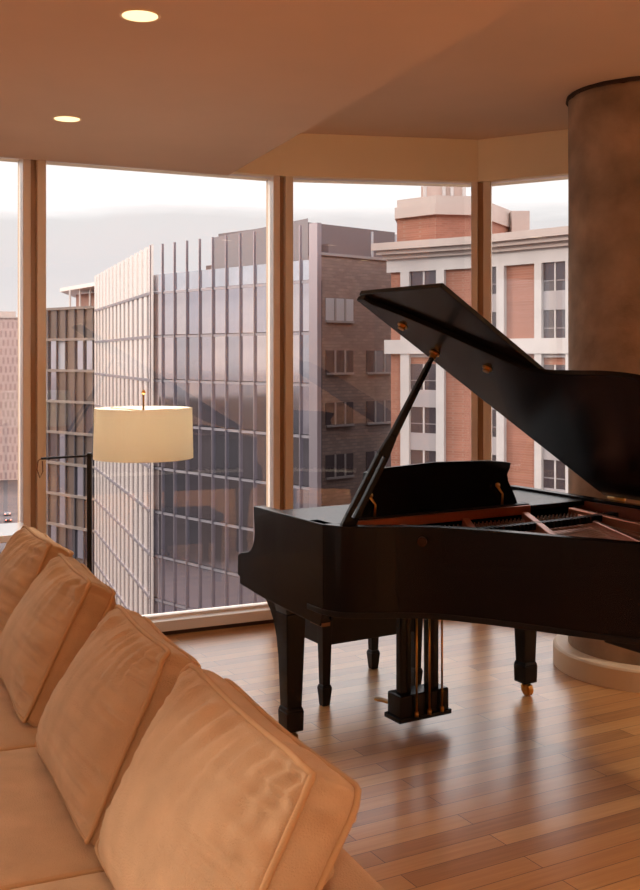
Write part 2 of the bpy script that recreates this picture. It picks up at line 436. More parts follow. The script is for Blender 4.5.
# case inside: soundboard, plate, struts, strings
ins = [p for p in inner if p.y > .40]
poly = [(p.x, p.y) for p in ins] + [(1.34, .40), (-.04, .40)]
def uvprism(bm, pts, z0, z1): return prism(bm, pts, lambda a, b, h: (a, -b, h), z0, z1)
obj('soundboard', uvprism(bmesh.new(), poly, .80, .815), M_sound, piano)
sgn = .11 if inner[30].x != offset(rim, -.048)[30].x else -.11
pl = [p for p in offset(rim, sgn) if p.y > .44]
obj('plate_rim', band(bmesh.new(), [p for p in inner2 if p.y > .42], [q for q, p in zip(offset(rim, sgn), inner2) if p.y > .42], .885, .90), M_copper, piano)
obj('plate_web', uvprism(bmesh.new(), [(p.x, p.y) for p in offset(rim, sgn * .52) if p.y > .62] + [(1.33, .62), (.20, .62)], .905, .918), M_copper, piano)
obj('pin_plate', uvprism(bmesh.new(), [(-.03, .40), (-.03, .44), (.03, .50), (.12, .56), (1.33, .56), (1.33, .40)], .90, .915), M_copper, piano, bevel=.003)
def strut(a, b, w=.016, z0=.90, z1=.968, nm='plate_strut'):
    a = Vector(a); b = Vector(b); d = (b - a).normalized(); n = Vector((-d.y, d.x)) * w
    bm = bmesh.new(); uvprism(bm, [tuple(a + n), tuple(a - n), tuple(b - n), tuple(b + n)], z0, z1)
    return obj(nm, bm, M_copper, piano, bevel=.006)
strut((.95, .40), (.57, 1.03)); strut((1.22, .40), (1.07, 1.40)); strut((.62, .40), (.41, .73)); strut((.30, .40), (.20, .53)); strut((1.22, .44), (.86, 1.2), .012, .90, .95)
# strings and dampers
bm = bmesh.new()
for k in range(46):
    t = k / 45; a = Vector((1.30 - t * 1.28, .5)); 
    b = Vector((1.22 - t * 1.1, 1.55 - 1.0 * t ** .8))
    pa = Vector(UV(a.x, a.y, .935)); pb = Vector(UV(b.x, max(b.y, .6), .92)); tube(bm, [pa, pb], .0012, 4)
o = obj('strings', bm, M_string, piano); o['kind'] = 'stuff'
bm = bmesh.new()
for k in range(60):
    for r in range(3):
        u = .0 + k * .0222; tube(bm, [UV(u + r * .006, .43 + r * .035, .91), UV(u + r * .006, .43 + r * .035, .95)], .0032, 6)
o = obj('tuning_pins', bm, M_string, piano); o['kind'] = 'stuff'
bm = bmesh.new()
for k in range(50):
    u = .16 + k * .0226; v = .60 + .05 * math.sin(k * .06)
    if u < .98 * 1.3: box(bm, u, u + .013, -v - .02, -v + .02, .94, .968)
o = obj('damper_heads', bm, M_blacks, piano); o['kind'] = 'stuff'
# music desk, seen from behind
desk = [(.10, 0), (.115, .03), (.13, .06), (.155, .10), (.17, .15), (.185, .19), (.26, .203), (.55, .215), (.84, .207), (.93, .197), (.965, .19), (.952, .165), (.932, .14), (.93, .11), (.944, .07), (.955, .03), (.958, 0)]
bm = bmesh.new(); prism(bm, desk, lambda a, b, h: (a, -.345 + b * .28 + h, .99 + b * .96), 0, .016)
dk = obj('music_desk', bm, M_black, piano, bevel=.003)
for u in (.19, .86):
    bm = bmesh.new(); tube(bm, [(u, -.352, 1.0), (u + .01, -.345, 1.045), (u - .01, -.338, 1.075)], [.006, .0045, .006], 8); disc_at(bm, (u - .01, -.332, 1.083), (0, -1, .2), .011, .008)
    obj('brass_support', bm, M_brass, dk, smooth=True)
obj('desk_ledge', B(.06, 1.0, -.372, -.33, .986, .998), M_blacks, dk, bevel=.002)

# lid: rotated about the bass side hinge
HU, HZ, TH = 1.40, 1.012, math.radians(32.5)
def lidpt(p, v, q):        # p distance from hinge, v along, q upward normal
    return (HU - p * math.cos(TH) + q * math.sin(TH) * 1.0, -v, HZ + p * math.sin(TH) + q * math.cos(TH))
VF = .425
lid_out = [tuple(p) for p in catmull([(1.565, .48), (1.50, .56), (1.40, .66), (1.26, .78), (1.14, .88), (1.07, .97), (1.06, 1.12), (1.06, 1.30), (1.03, 1.45), (.93, 1.58), (.76, 1.68), (.55, 1.74), (.33, 1.74), (.14, 1.67), (.03, 1.52), (.0, 1.36)], 6)]
lid_out = [(max(a, 0.0), b) for a, b in lid_out]
W = 1.595
pts = [(.0, VF), (W, VF), (W, VF + .05)] + [(min(a, W), b) for a, b in lid_out if b > VF + .06 and a > .02] + [(0.0, 1.35)]
bm = bmesh.new(); prism(bm, pts, lambda a, b, h: lidpt(a, b, h), 0, .022)
lid = obj('lid', bm, M_black, piano, bevel=.003)
bm = bmesh.new(); prism(bm, [(.0, VF + .004), (W + .004, VF + .004), (W + .004, VF + .53), (.0, VF + .53)], lambda a, b, h: lidpt(a, b, h), .024, .044)
obj('front_lid_flap', bm, M_black, piano, bevel=.003)
for i, (p, v) in enumerate([(1.41, .52), (1.10, .72)]):
    bm = bmesh.new(); c = Vector(lidpt(p, v, 0)); nn = Vector(lidpt(p, v, -1)) - c
    disc_at(bm, c, nn, .021, .004); disc_at(bm, c + nn * .004, nn, .012, .012, r2=.014)
    obj('lid_button', bm, M_brass, lid, smooth=False)
PT = Vector(lidpt(1.56 - .345, .51, -.002))
bm = bmesh.new(); nn = Vector(lidpt(0, 0, -1)) - Vector(lidpt(0, 0, 0)); disc_at(bm, PT, nn, .022, .006); disc_at(bm, PT + nn * .006, nn, .014, .02)
obj('prop_cup', bm, M_brass, lid)
for v in (.50, .78, 1.2): 
    bm = bmesh.new(); tube(bm, [(HU + .004, -v - .05, HZ - .006), (HU + .004, -v + .05, HZ - .006)], .007, 10); obj('hinge', bm, M_brass, lid, smooth=True)
# prop stick
p0 = Vector((-.030, -.475, .975)); p1 = PT + nn * .02; dd = (p1 - p0); Ln = dd.length; dd.normalize(); vv = Vector((0, 1, 0)); vv = (vv - dd * vv.dot(dd)).normalized(); ww = dd.cross(vv)
def stick(bm, s0, s1, a0, a1, b0, b1, th=.010):
    """from s0 (in-plane a0..a1) to s1 (b0..b1)"""
    f = lambda s, a, t: tuple(p0 + dd * s + ww * a + vv * t)
    hexa(bm, [f(s0, a0, -th), f(s0, a1, -th), f(s0, a1, th), f(s0, a0, th), f(s1, b0, -th), f(s1, b1, -th), f(s1, b1, th), f(s1, b0, th)])
bm = bmesh.new()
stick(bm, 0, .06, -.029, .029, -.029, .029); stick(bm, .06, .33, -.029, -.0065, -.026, -.0055); stick(bm, .06, .33, .0065, .029, .0055, .026)
stick(bm, .33, .42, -.026, .026, -.016, .016); stick(bm, .42, Ln - .03, -.016, .016, -.0095, .0095); stick(bm, Ln - .03, Ln, -.0075, .0075, -.006, .006)
obj('prop_stick', bm, M_black, piano, bevel=.002)
# legs
def piano_leg(u, v, ztop, flare=True):
    bm = bmesh.new(); y = -v
    taper(bm, u, y, .165, ztop - .05, .0345, .0345, .047, .047)
    taper(bm, u, y, ztop - .05, ztop, .047, .047, .058, .058)
    taper(bm, u, y, .150, .168, .0415, .0415, .0345, .0345)
    taper(bm, u, y, .064, .150, .0395, .0395, .0415, .0415)
    l = obj('leg', bm, M_black, piano, bevel=.004)
    for s in (-1, 1):                                    # recessed panel frame on the faces
        pass
    bm = bmesh.new(); lathe(bm, [(.024, 0), (.024, .012), (.012, .02), (.012, .03)], (u, y, .038), 16)
    box(bm, u - .018, u - .012, y - .03, y + .012, .02, .052); box(bm, u + .012, u + .018, y - .03, y + .012, .02, .052)
    cs = obj('caster_fork', bm, M_brass, l, bevel=.001)
    bm = bmesh.new(); tube(bm, [(u - .012, y - .014, .029), (u + .012, y - .014, .029)], .029, 20); obj('caster_wheel', bm, M_brass, l)
    return l
l1 = piano_leg(0.0, 0.0, .615)
bm = bmesh.new()       # scroll bracket from the leg top forward under the key bed
prism(bm, [(-.04, .615), (-.235, .625), (-.20, .612), (-.155, .59), (-.115, .555), (-.082, .51), (-.058, .45), (-.045, .38), (-.03, .38)], lambda a, b, h: (h, -a, b), -.04, .04)
obj('leg_bracket', bm, M_black, l1, bevel=.004)
l2 = piano_leg(1.31, 0.0, .615)
bm = bmesh.new(); prism(bm, [(-.04, .615), (-.235, .625), (-.20, .612), (-.155, .59), (-.115, .555), (-.082, .51), (-.058, .45), (-.045, .38), (-.03, .38)], lambda a, b, h: (h, -a, b), 1.265, 1.355)
obj('leg_bracket', bm, M_black, l2, bevel=.004)
piano_leg(.98, 1.32, .655)
obj('leg_plate', B(.64, 1.2, -1.46, -1.16, .612, .668), M_blacks, piano, bevel=.012)
obj('belly_beam', B(.30, 1.35, -.62, -.50, .65, .70), M_blacks, piano, bevel=.004)
obj('belly_beam', B(.55, 1.35, -1.02, -.92, .66, .70), M_blacks, piano, bevel=.004)
obj('bottom_board', B(-.05, 1.34, -.42, -.36, .62, .80), M_blacks, piano)
for u, v in ((.52, .44), (.60, .47), (.70, .45)):
    obj('trapwork_lever', B(u, u + .05, -v - .03, -v, .625, .668), M_blacks, piano, bevel=.003)
obj('corner_block', B(-.088, -.05, -.40, -.31, .598, .625), M_leather, piano)
bm = bmesh.new(); disc_at(bm, UV(.20, .664, .945), Vector((-.64, -.76, 0)), .018, .02); obj('lid_lock', bm, mat('dark_bronze', srgb(60, 42, 30), .35, metal=.8), piano)
# lyre
ly = link(bpy.data.objects.new('pedal_lyre', None)); ly.parent = piano
obj('lyre_box', B(.452, .715, -.165, -.06, .075, .175), M_black, ly, bevel=.008)
obj('lyre_box_base', B(.442, .725, -.172, -.05, .058, .08), M_black, ly, bevel=.004)
for a in (.47, .62): obj('lyre_post', B(a, a + .056, -.142, -.10, .17, .62), M_black, ly, bevel=.006)
obj('lyre_head', B(.43, .73, -.17, -.06, .60, .63), M_black, ly, bevel=.004)
for a in (.527, .596, .665):
    bm = bmesh.new(); tube(bm, [(a, -.178, .085), (a, -.178, .625)], .0048, 8); disc_at(bm, (a, -.178, .08), (0, 0, 1), .009, .02, 12); obj('pedal_rod', bm, M_brass, ly, smooth=True)
for a in (.50, .583, .667):
    bm = bmesh.new(); prism(bm, [(-.012, -.06), (.012, -.06), (.014, .03), (.019, .06), (.017, .09), (.008, .1), (-.008, .1), (-.017, .09), (-.019, .06), (-.014, .03)], lambda p, q, h: (a + p, q - .02 if q < 0 else q + .0, .095 + h - q * .12), 0, .01)
    obj('pedal', bm, M_brass, ly, bevel=.002)

# ------------------------------------------------------------------ bench (behind the piano)
bench = thing('piano_bench', 'black padded piano bench tucked at the keyboard side behind the piano', 'bench', L0, PA)
bu0, bu1, bv0, bv1 = .36, .95, -.78, -.34
obj('seat_pad', B(bu0 - .01, bu1 + .01, -bv1 - .01, -bv0 + .01, .44, .50), mat('black_leather', (.012, .011, .011, 1), .4, bump=.2, bscale=60), bench, bevel=.02, seg=4)
obj('apron', B(bu0 + .01, bu1 - .01, -bv1 + .01, -bv0 - .01, .285, .44), M_blacks, bench, bevel=.004)
for uu in (bu0 + .03, bu1 - .03):
    for v_ in (bv0 + .03, bv1 - .03):
        bm = bmesh.new(); taper(bm, uu, -v_, .10, .42, .020, .020, .028, .028); taper(bm, uu, -v_, .085, .10, .027, .027, .021, .021); taper(bm, uu, -v_, 0, .085, .019, .019, .027, .027)
        obj('leg', bm, M_blacks, bench, bevel=.003)

# ------------------------------------------------------------------ cushions
def cushion_mesh(w, h, T, g, seed, N=80, wr=1.0, ear=.07, sag=.03, puck=1.0, trap=0):
    rnd = Vector((seed * 7.3, seed * 3.1, seed * 1.7))
    bm = bmesh.new()
    def outl(a, b):
        x = a * w / 2 * (1 - ear * (1 - b * b)); y = b * h / 2 * (1 - ear * (1 - a * a))
        c = (abs(a) ** 6) * (abs(b) ** 6)
        x *= 1 - .055 * c; y *= 1 - .055 * c
        x *= 1 - trap * b
        return x, y
    def wrinkle(a, b):
        z = 0
        for (s, e, k) in ((a, b, 0), (b, a, 5)):
            for sg in (-1, 1):
                dist = 1 - sg * s                                   # distance from this seam
                q = e * 9 + k + sg * 2.2
                f = noise.noise(Vector((q + rnd.x, dist * .9, rnd.y + k))) + .45 * noise.noise(Vector((q * 1.8 + rnd.z, dist * 1.2, 3.3 + rnd.x)))
                z += f * math.exp(-dist / .36) * min(1, dist / .12) * (1.0 if sg > 0 else .22)
        return z
    def face(sgn):
        G = []
        for j in range(N + 1):
            row = []
            for i in range(N + 1):
                a = -math.cos(PI * i / N); b = -math.cos(PI * j / N)
                a = .55 * a + .45 * (2 * i / N - 1); b = .55 * b + .45 * (2 * j / N - 1)
                x, y = outl(a, b)
                pa = max(0, 1 - abs(a) ** 2.4); pb = max(0, 1 - abs(b) ** 2.4)
                f = (pa ** .62) * (pb ** .62)
                z = g / 2 + (T - g) / 2 * f * (1 - .14 * b)
                z += wr * .036 * wrinkle(a, b)
                z += wr * .008 * noise.noise(Vector((a * 1.6, b * 1.6, 9)) + rnd) * f
                row.append(bm.verts.new((x, y, sgn * z)))
            G.append(row)
        for j in range(N):
            for i in range(N): bm.faces.new((G[j][i], G[j][i + 1], G[j + 1][i + 1], G[j + 1][i]))
        loop = [G[0][i] for i in range(N)] + [G[j][N] for j in range(N)] + [G[N][i] for i in range(N, 0, -1)] + [G[j][0] for j in range(N, 0, -1)]
        return loop
    A = face(1); C = face(-1); n = len(A); K = 5; prev = A
    for k in range(1, K + 1):
        t = k / K
        if k == K: cur = C
        else:
            cur = []
            for i in range(n):
                p = A[i].co.lerp(C[i].co, t); r = Vector((p.x, p.y, 0)).normalized()
                ds = i / n * 60
                bulge = (.012 + .012 * puck * noise.noise(Vector((ds * .9, rnd.x, 0)))) * math.sin(PI * t)
                cur.append(bm.verts.new(p + r * bulge))
        for i in range(n): bm.faces.new((prev[i], prev[(i + 1) % n], cur[(i + 1) % n], cur[i]))
        prev = cur
    return bm, [v.co.copy() for v in A], [v.co.copy() for v in C]

def make_cushion(name, loc, M3, w, h, T, g, seed, label, parent=None, **k):
    bm, A, C = cushion_mesh(w, h, T, g, seed, **k)
    o = obj(name, bm, M_fab, parent, smooth=True)
    mw = M3.to_4x4(); mw.translation = loc; o.matrix_local = mw
    if label: tag(o, label, 'cushion', 'tan back cushions on the sofa')
    for L_, s in ((A, 1), (C, -1)):
        bm = bmesh.new(); q = []
        for p in L_:
            r = Vector((p.x, p.y, 0)).normalized(); q.append(p + r * .003 + Vector((0, 0, s * .002)))
        tube(bm, q, .0072, 8, closed=True); obj('piping', bm, M_pipe, o, smooth=True)
    return o

PB = Vector((-.542, 2.565)); sv = Vector((-.407, .913)).normalized(); bv = Vector((sv.y, -sv.x))    # bv towards the sofa back (right)
SEAT = .42
def cushion(a, b, w, h, T, g, lean, yaw, roll, seed, label, z=SEAT):
    ang = math.radians(yaw)
    s2 = (sv * math.cos(ang) + bv * math.sin(ang)); b2 = Vector((s2.y, -s2.x))
    le = math.radians(lean)
    X = Vector((-s2.x, -s2.y, 0)); Y = Vector((b2.x * math.sin(le), b2.y * math.sin(le), math.cos(le))); Z = X.cross(Y)   # Z faces the seat side
    ro = math.radians(roll); X2 = X * math.cos(ro) + Y * math.sin(ro); Y2 = Y * math.cos(ro) - X * math.sin(ro)
    M3 = Matrix((X2, Y2, Z)).transposed()
    c = PB + sv * a + bv * b
    cen = Vector((c.x, c.y, z)) + Y * (h / 2)
    return make_cushion('back_cushion', cen, M3, w, h, T, g, seed, label, trap=(.04 if seed == 1 else .13))
c4 = cushion(-.38, .055, .83, .505, .31, .10, 28, 0, 0, 1, 'nearest large tan back cushion with two piped seams, at the bottom of the picture')
c3 = cushion(.45, .035, .69, .50, .29, .09, 29, 0, 0, 2, 'second nearest tan back cushion, leaning right behind the nearest one')
c2 = cushion(1.40, .03, .68, .50, .28, .09, 29, 0, 0, 3, 'third tan back cushion from the camera, in front of the lamp pole')
c1 = cushion(2.16, .03, .64, .50, .27, .09, 28, -3, 0, 4, 'farthest tan back cushion, at the left edge by the white table')

# ------------------------------------------------------------------ sofa
sofa = thing('sofa', 'long tan upholstered sofa with loose seat cushions running along the left', 'sofa', (PB.x, PB.y, 0), math.atan2(sv.y, sv.x))
# local: x along sv (away), y = left of sv = -bv (towards the seat front)
obj('base', B(-1.82, 2.66, -.43, .86, .07, .25), M_fab2, sofa, bevel=.02, seg=3)
obj('back', B(-1.82, 2.66, -.45, -.30, .10, .60), M_fab2, sofa, bevel=.045, seg=5)
obj('arm', B(2.62, 2.78, -.45, .86, .10, .56), M_fab2, sofa, bevel=.04, seg=4)
for k in range(5):
    x0 = -1.8 + k * .9 - 0.0
    o = make_cushion('seat_cushion', Vector((x0 + .45, .34, .345)), Matrix(((1, 0, 0), (0, 1, 0), (0, 0, 1))), .895, 1.04, .20, .135, 11 + k, None, sofa, wr=.35, ear=.006, N=40, puck=.3)
for x in (-1.7, 2.6):
    for y in (-.2, .75): obj('foot', B(x, x + .05, y, y + .05, 0, .075), M_lampbk, sofa)

# ------------------------------------------------------------------ floor lamp
LD = 5.0; lx = (89.5 - 320) / F * LD; sxc = (143.5 - 320) / F * LD; zz = lambda y, d: EYE - (y - 356) / F * d
lamp = thing('floor_lamp', 'black floor lamp with a cream drum shade on a horizontal arm', 'lamp', (lx, LD, 0))
bm = bmesh.new(); lathe(bm, [(.14, 0), (.14, .012), (.13, .018), (.02, .022)], n=40); obj('base', bm, M_lampbk, lamp, smooth=False, bevel=.002)
zt = zz(453, LD)
obj('pole', B(-.0105, .0105, -.0105, .0105, .018, zt), M_lampbk, lamp, bevel=.002)
za = zz(456.5, LD); dx = sxc - lx
bm = bmesh.new(); tube(bm, [(-.225, .0, za - .01), (0, 0, za + .004), (dx, 0, za - .022)], .0055, 8); obj('arm', bm, M_lampbk, lamp, smooth=True)
bm = bmesh.new(); tube(bm, [(dx, 0, za - .022), (dx, 0, zz(391, LD))], .0045, 8); lathe(bm, [(.007, 0), (.010, .006), (.007, .016), (.002, .02)], (dx, 0, zz(394, LD)), 12); obj('stem', bm, M_brass, lamp, smooth=True)
bm = bmesh.new(); tube(bm, [(-.225, 0, za - .01), (-.24, 0, za - .02), (-.245, 0, za - .06), (-.232, 0, za - .10), (-.218, 0, za - .07), (-.22, 0, za - .02)], .0028, 6); obj('pull_loop', bm, M_leather, lamp, smooth=True)
bm = bmesh.new(); z1, z0 = zz(408, LD), zz(458, LD)
rt, rb = 48.5 / F * LD, 49.5 / F * LD
lathe(bm, [(rb, z0), (rt, z1), (rt - .003, z1), (rb - .003, z0), (rb, z0)], (dx, 0, 0), 64, caps=False)
obj('lamp_shade', bm, M_shade, lamp, smooth=False)
bm = bmesh.new()
for k in range(3):
    an = k * 2 * PI / 3 + .4; tube(bm, [(dx, 0, z1 - .012), (dx + rt * math.cos(an), rt * math.sin(an), z1 - .006)], .002, 6)
obj('shade_spider', bm, M_brass, lamp)
bm = bmesh.new(); lathe(bm, [(.012, -.02), (.026, .02), (.03, .045), (.022, .07), (.004, .08)], (dx, 0, z0 + .10), 20); obj('bulb', bm, emis('bulb_glow', srgb(255, 236, 205), 3), lamp, smooth=True)
pl_ = bpy.data.lights.new('bulb_light', 'POINT'); pl_.energy = 13; pl_.color = (1, .96, .88); pl_.shadow_soft_size = .05
po = link(bpy.data.objects.new('bulb_light', pl_)); po.location = (sxc, LD, z0 + .15)

# white side table at the far end of the sofa
tp = PB + sv * 3.05 + bv * .10
st = thing('side_table', 'bright white side table top at the left edge beyond the sofa', 'table', (tp.x, tp.y, 0), math.atan2(sv.y, sv.x))
obj('table_top', B(-.2, .2, -.22, .22, .735, .77), M_tablew, st, bevel=.004)
for a in (-.18, .18):
    for b in (-.2, .2): obj('leg', B(a - .014, a + .014, b - .014, b + .014, 0, .735), M_tablew, st)

#EXTERIOR
# ------------------------------------------------------------------ exterior
def at(px, d): return Vector(((px - 320) / F * d, d))
def ray_hit(px, A, dr):
    """parameter t on line A+dr*t that projects to image column px"""
    k = (px - 320) / F; return (k * A.y - A.x) / (dr.x - k * dr.y)
GZ = -46.0
def fglass(name, col, metal, rough=.06): return mat(name, col, rough, metal=metal, spec=.8, var=.08, vscale=.5)
G_blue = [fglass('tower_glass_a', srgb(214, 208, 214), .97), fglass('tower_glass_b', srgb(198, 196, 206), .97), fglass('tower_glass_c', srgb(220, 212, 214), .98), fglass('tower_glass_d', srgb(186, 188, 198), .97, .1)]
M_lit = mat('lit_office', srgb(190, 170, 140), .5, emit=srgb(255, 210, 150), es=.35)
M_fin = mat('steel_fin', srgb(240, 228, 220), .3, metal=.75)
M_finb = mat('steel_fin_dark', srgb(130, 122, 128), .4, metal=.7)
M_bandw = mat('floor_band', srgb(130, 126, 132), .5, metal=.6)
M_lpan = mat('folded_metal_panel', srgb(150, 138, 138), .12, metal=.93)
M_core = mat('core_dark', srgb(62, 56, 60), .7)
M_roof = mat('roof_grey', srgb(120, 112, 112), .9)

# --- glass office tower
A0 = at(152, 90); dl = Vector((-.326, .945)).normalized(); dr = Vector((.684, -.731)).normalized()
tl = 36.5; tr = ray_hit(318, A0, dr)
AL = A0 + dl * tl; AR = A0 + dr * tr; nl = Vector((-dl.y, dl.x)) * 1.0; nr = Vector((dr.y, -dr.x))
if nl.dot(-A0) < 0: nl = -nl
if nr.dot(-A0) < 0: nr = -nr
tower = thing('office_tower', 'glass office tower with bright vertical metal fins across the street', 'building')
ZT = EYE + 5.3; FH = 3.66
bk1 = AL + Vector((22, 8)); bk2 = AR * 1.16 + Vector((-1.5, 0))
core = [A0 - (nl + nr).normalized() * .5, AL - nl * .4, bk1, bk2, AR - nr * .4]
obj('core', prism(bmesh.new(), [tuple(p) for p in core], XY, GZ, ZT), M_core, tower)
pent = [at(216, 92), at(262, 84), at(300, 84), at(318, 92), at(300, 104), at(230, 104)]
obj('rooftop_plant', prism(bmesh.new(), [tuple(p) for p in [at(214, 93), at(308, 80), at(306, 92), at(225, 104)]], XY, ZT, EYE + 10.3), mat('plant_panel', srgb(118, 110, 112), .7), tower)
def copy_piece(src, loc, rz, parent, sc=(1, 1, 1), m=None):
    o = src.copy(); 
    if m is not None: o.data = m
    link(o); o.parent = parent; o.location = loc; o.rotation_euler = (0, 0, rz); o.scale = sc; return o
def pane_protos(nm, mats, w, h, th=.12):
    res = []
    for mm in mats:
        o = obj(nm, B(-w / 2, w / 2, -th / 2, th / 2, 0, h), mm); me = o.data; bpy.data.objects.remove(o); res.append(me)
    return res
nb_r = 12; bw = tr / nb_r
me_r = pane_protos('window', G_blue + [M_lit], bw - .06, FH - .22)
for row in range(6):
    for c in range(nb_r):
        q = A0 + dr * (bw * (c + .5)); z = ZT - FH * (row + 1) + .12
        o = bpy.data.objects.new('window', random.choice(me_r[:4]))
        link(o); o.parent = tower; o.location = (q.x, q.y, z); o.rotation_euler = (0, random.uniform(-.004, .004), math.atan2(dr.y, dr.x) + random.uniform(-.01, .01))
for row in range(6, 12):
    obj('window_row', S(A0, AR, nr, -.06, .06, ZT - FH * (row + 1) + .12, ZT - FH * row - .2), G_blue[row % 3], tower)
for row in range(13):
    z = ZT - FH * row
    obj('floor_band', S(A0, AR, nr, -.1, .12, z - .14, z + .06), M_bandw, tower)
    obj('floor_band', S(A0, AL, nl, -.1, .2, z - .16, z + .1), M_finb, tower)
for c in range(nb_r + 1):
    q = A0 + dr * (bw * c); obj('fin', S(q - dr * .035, q + dr * .035, nr, 0, .22, GZ, EYE + 9.3), M_finb, tower)
obj('corner_post', S(AR - dr * .5, AR + dr * .35, nr, 0, .4, GZ, EYE + 9.3), M_finb, tower)
obj('parapet_glass', S(A0, AR, nr, -.02, .06, ZT + .1, EYE + 6.8), fglass('parapet_glass', srgb(226, 226, 232), .9), tower)
nb_l = 14; bl = tl / nb_l
for row in range(12):
    z1_, z0_ = ZT - FH * row - .16, ZT - FH * (row + 1) + .06
    obj('glazing', S(A0, AL, nl, -.05, .05, z0_, z1_), M_lpan, tower)
obj('parapet_screen', S(A0, AL, nl, -.04, .04, ZT + .06, EYE + 9.2), fglass('parapet_screen', srgb(226, 218, 212), .5, .25), tower)
for c in range(nb_l + 1):
    q = A0 + dl * (bl * c); obj('fin', S(q - dl * bl * .27, q + dl * bl * .27, nl, 0, .12, GZ, EYE + 9.35), M_fin, tower)

# --- dark brick block right of the tower
M_bd = brickmat('brown_brick', srgb(118, 98, 92), srgb(98, 80, 76), srgb(92, 78, 74), .9, .3, .03)
M_win = mat('dark_window', srgb(84, 78, 84), .08, metal=.5, spec=.8)
M_winlt = mat('pale_blind', srgb(160, 158, 162), .3, metal=.2)
M_fr = mat('window_frame_grey', srgb(120, 112, 112), .5)
bb = thing('brown_brick_building', 'dark brown brick building with metal roof storey between glass tower and red brick', 'building')
Q0 = at(316, 95); Q1 = at(404, 103); nq = nrm_of(Q0, Q1); nq = nq if nq.dot(-Q0) > 0 else -nq
zb = EYE + 9.0
obj('wall', S(Q0, Q1, nq, -16, 0, GZ, zb), M_bd, bb)
obj('roof_storey', S(Q0, Q1, nq, -14, -1.2, zb, EYE + 12.0), mat('dark_cladding', srgb(84, 74, 78), .6, var=.1), bb)
obj('coping', S(Q0, Q1, nq, -.3, .15, zb, zb + .25), M_fr, bb)
obj('roof_box', S(lerp(Q0, Q1, .15), lerp(Q0, Q1, .5), nq, -1.1, -.2, zb + .2, zb + 1.1), mat('dark_cladding', srgb(84, 74, 78), .6), bb)
for t in (.62, .9):
    bm = bmesh.new(); q = lerp(Q0, Q1, t); tube(bm, [(q.x, q.y, zb), (q.x, q.y, zb + 2.6)], .12, 8); obj('flue', bm, M_winlt, bb)
for row in range(8):
    for (c0, c1) in ((.10, .40), (.55, .85)):
        z1_ = EYE + 5.2 - row * 4.7; z0_ = z1_ - 2.0
        a, b = lerp(Q0, Q1, c0), lerp(Q0, Q1, c1)
        if row == 0 and c0 > .5: continue
        w = obj('window', S(a, b, nq, -.05, .06, z0_, z1_), M_win if (row or c0 > .5) else M_winlt, bb)
        obj('mullion', S(lerp(a, b, .30), lerp(a, b, .36), nq, .05, .12, z0_, z1_), M_fr, w)
        obj('mullion', S(lerp(a, b, .66), lerp(a, b, .72), nq, .05, .12, z0_, z1_), M_fr, w)
        obj('sill', S(a, b, nq, .05, .2, z0_ - .2, z0_), M_fr, w)

# --- red brick building with white cornice
M_br = brickmat('red_brick', srgb(150, 96, 78), srgb(136, 84, 66), srgb(144, 108, 92), .5, .16, .02)
M_white = mat('white_stone', srgb(180, 172, 168), .8, var=.05, vscale=.6)
M_cor = mat('cornice_stone', srgb(174, 158, 150), .8, var=.05, vscale=.6)
M_spn = mat('spandrel_panel', srgb(146, 138, 138), .6)
rb_ = thing('red_brick_building', 'red brick building with white pilasters, cornice and set back top storey', 'building')
R0 = at(391, 74); R1 = at(479, 70); R2 = R1 + Vector((4.6, -5.1)).normalized() * 22
fac = [(R0, R1), (R1, R2)]
nn_ = [nrm_of(a, b) for a, b in fac]; nn_ = [n if n.dot(-a) > 0 else -n for n, (a, b) in zip(nn_, fac)]
Rb = [tuple(R0), tuple(R1), tuple(R2), tuple(R2 + Vector((20, 14))), tuple(R0 + Vector((6, 26)))]
obj('brick_wall', prism(bmesh.new(), Rb, XY, GZ, EYE + 7.4), M_br, rb_)
def ring_piece(nm, o0, o1, z0, z1, m):
    bm = bmesh.new()
    # mitred around the corner
    bis = (nn_[0] + nn_[1]).normalized(); k = 1 / bis.dot(nn_[0])
    P0i = [R0 + nn_[0] * o0, R1 + bis * k * o0, R2 + nn_[1] * o0]; P1i = [R0 + nn_[0] * o1 - (R1 - R0).normalized() * max(o1, 0), R1 + bis * k * o1, R2 + nn_[1] * o1]
    pts_ = [tuple(p) for p in P0i] + [tuple(p) for p in P1i[::-1]]
    prism(bm, pts_, XY, z0, z1); return obj(nm, bm, m, rb_)
ring_piece('cornice', -.4, 1.0, EYE + 7.25, EYE + 7.75, M_cor)
ring_piece('cornice_step', -.3, .75, EYE + 6.95, EYE + 7.25, M_cor)
ring_piece('cornice_step', -.2, .45, EYE + 6.65, EYE + 6.95, M_cor)
ring_piece('frieze', -.1, .22, EYE + 5.75, EYE + 6.65, M_white)
ring_piece('string_course', -.1, .34, EYE + 0.15, EYE + 1.1, M_white)
FHR = 2.92
def pil(fi, t0, t1, z0=GZ, z1=EYE + 5.75):
    a, b = fac[fi]; d = (b - a).normalized(); obj('pilaster', S(a + d * t0, a + d * t1, nn_[fi], -.05, .28, z0, z1), M_white, rb_)
def winR(fi, t0, t1, ztop, hh, m=M_win):
    a, b = fac[fi]; d = (b - a).normalized(); p, q = a + d * t0, a + d * t1; n = nn_[fi]
    w = obj('window', S(p, q, n, -.05, .05, ztop - hh, ztop), m, rb_)
    obj('glazing_bar', S(lerp(p, q, .47), lerp(p, q, .53), n, .05, .1, ztop - hh, ztop), M_white, w)
    obj('glazing_bar', S(p, q, n, .05, .09, ztop - hh * .66, ztop - hh * .62), M_fr, w)
    obj('spandrel', S(p, q, n, -.02, .14, ztop - hh - (FHR - hh), ztop - hh), M_spn, w)
def tR(fi, px):
    a, b = fac[fi]; return ray_hit(px, a, (b - a).normalized())
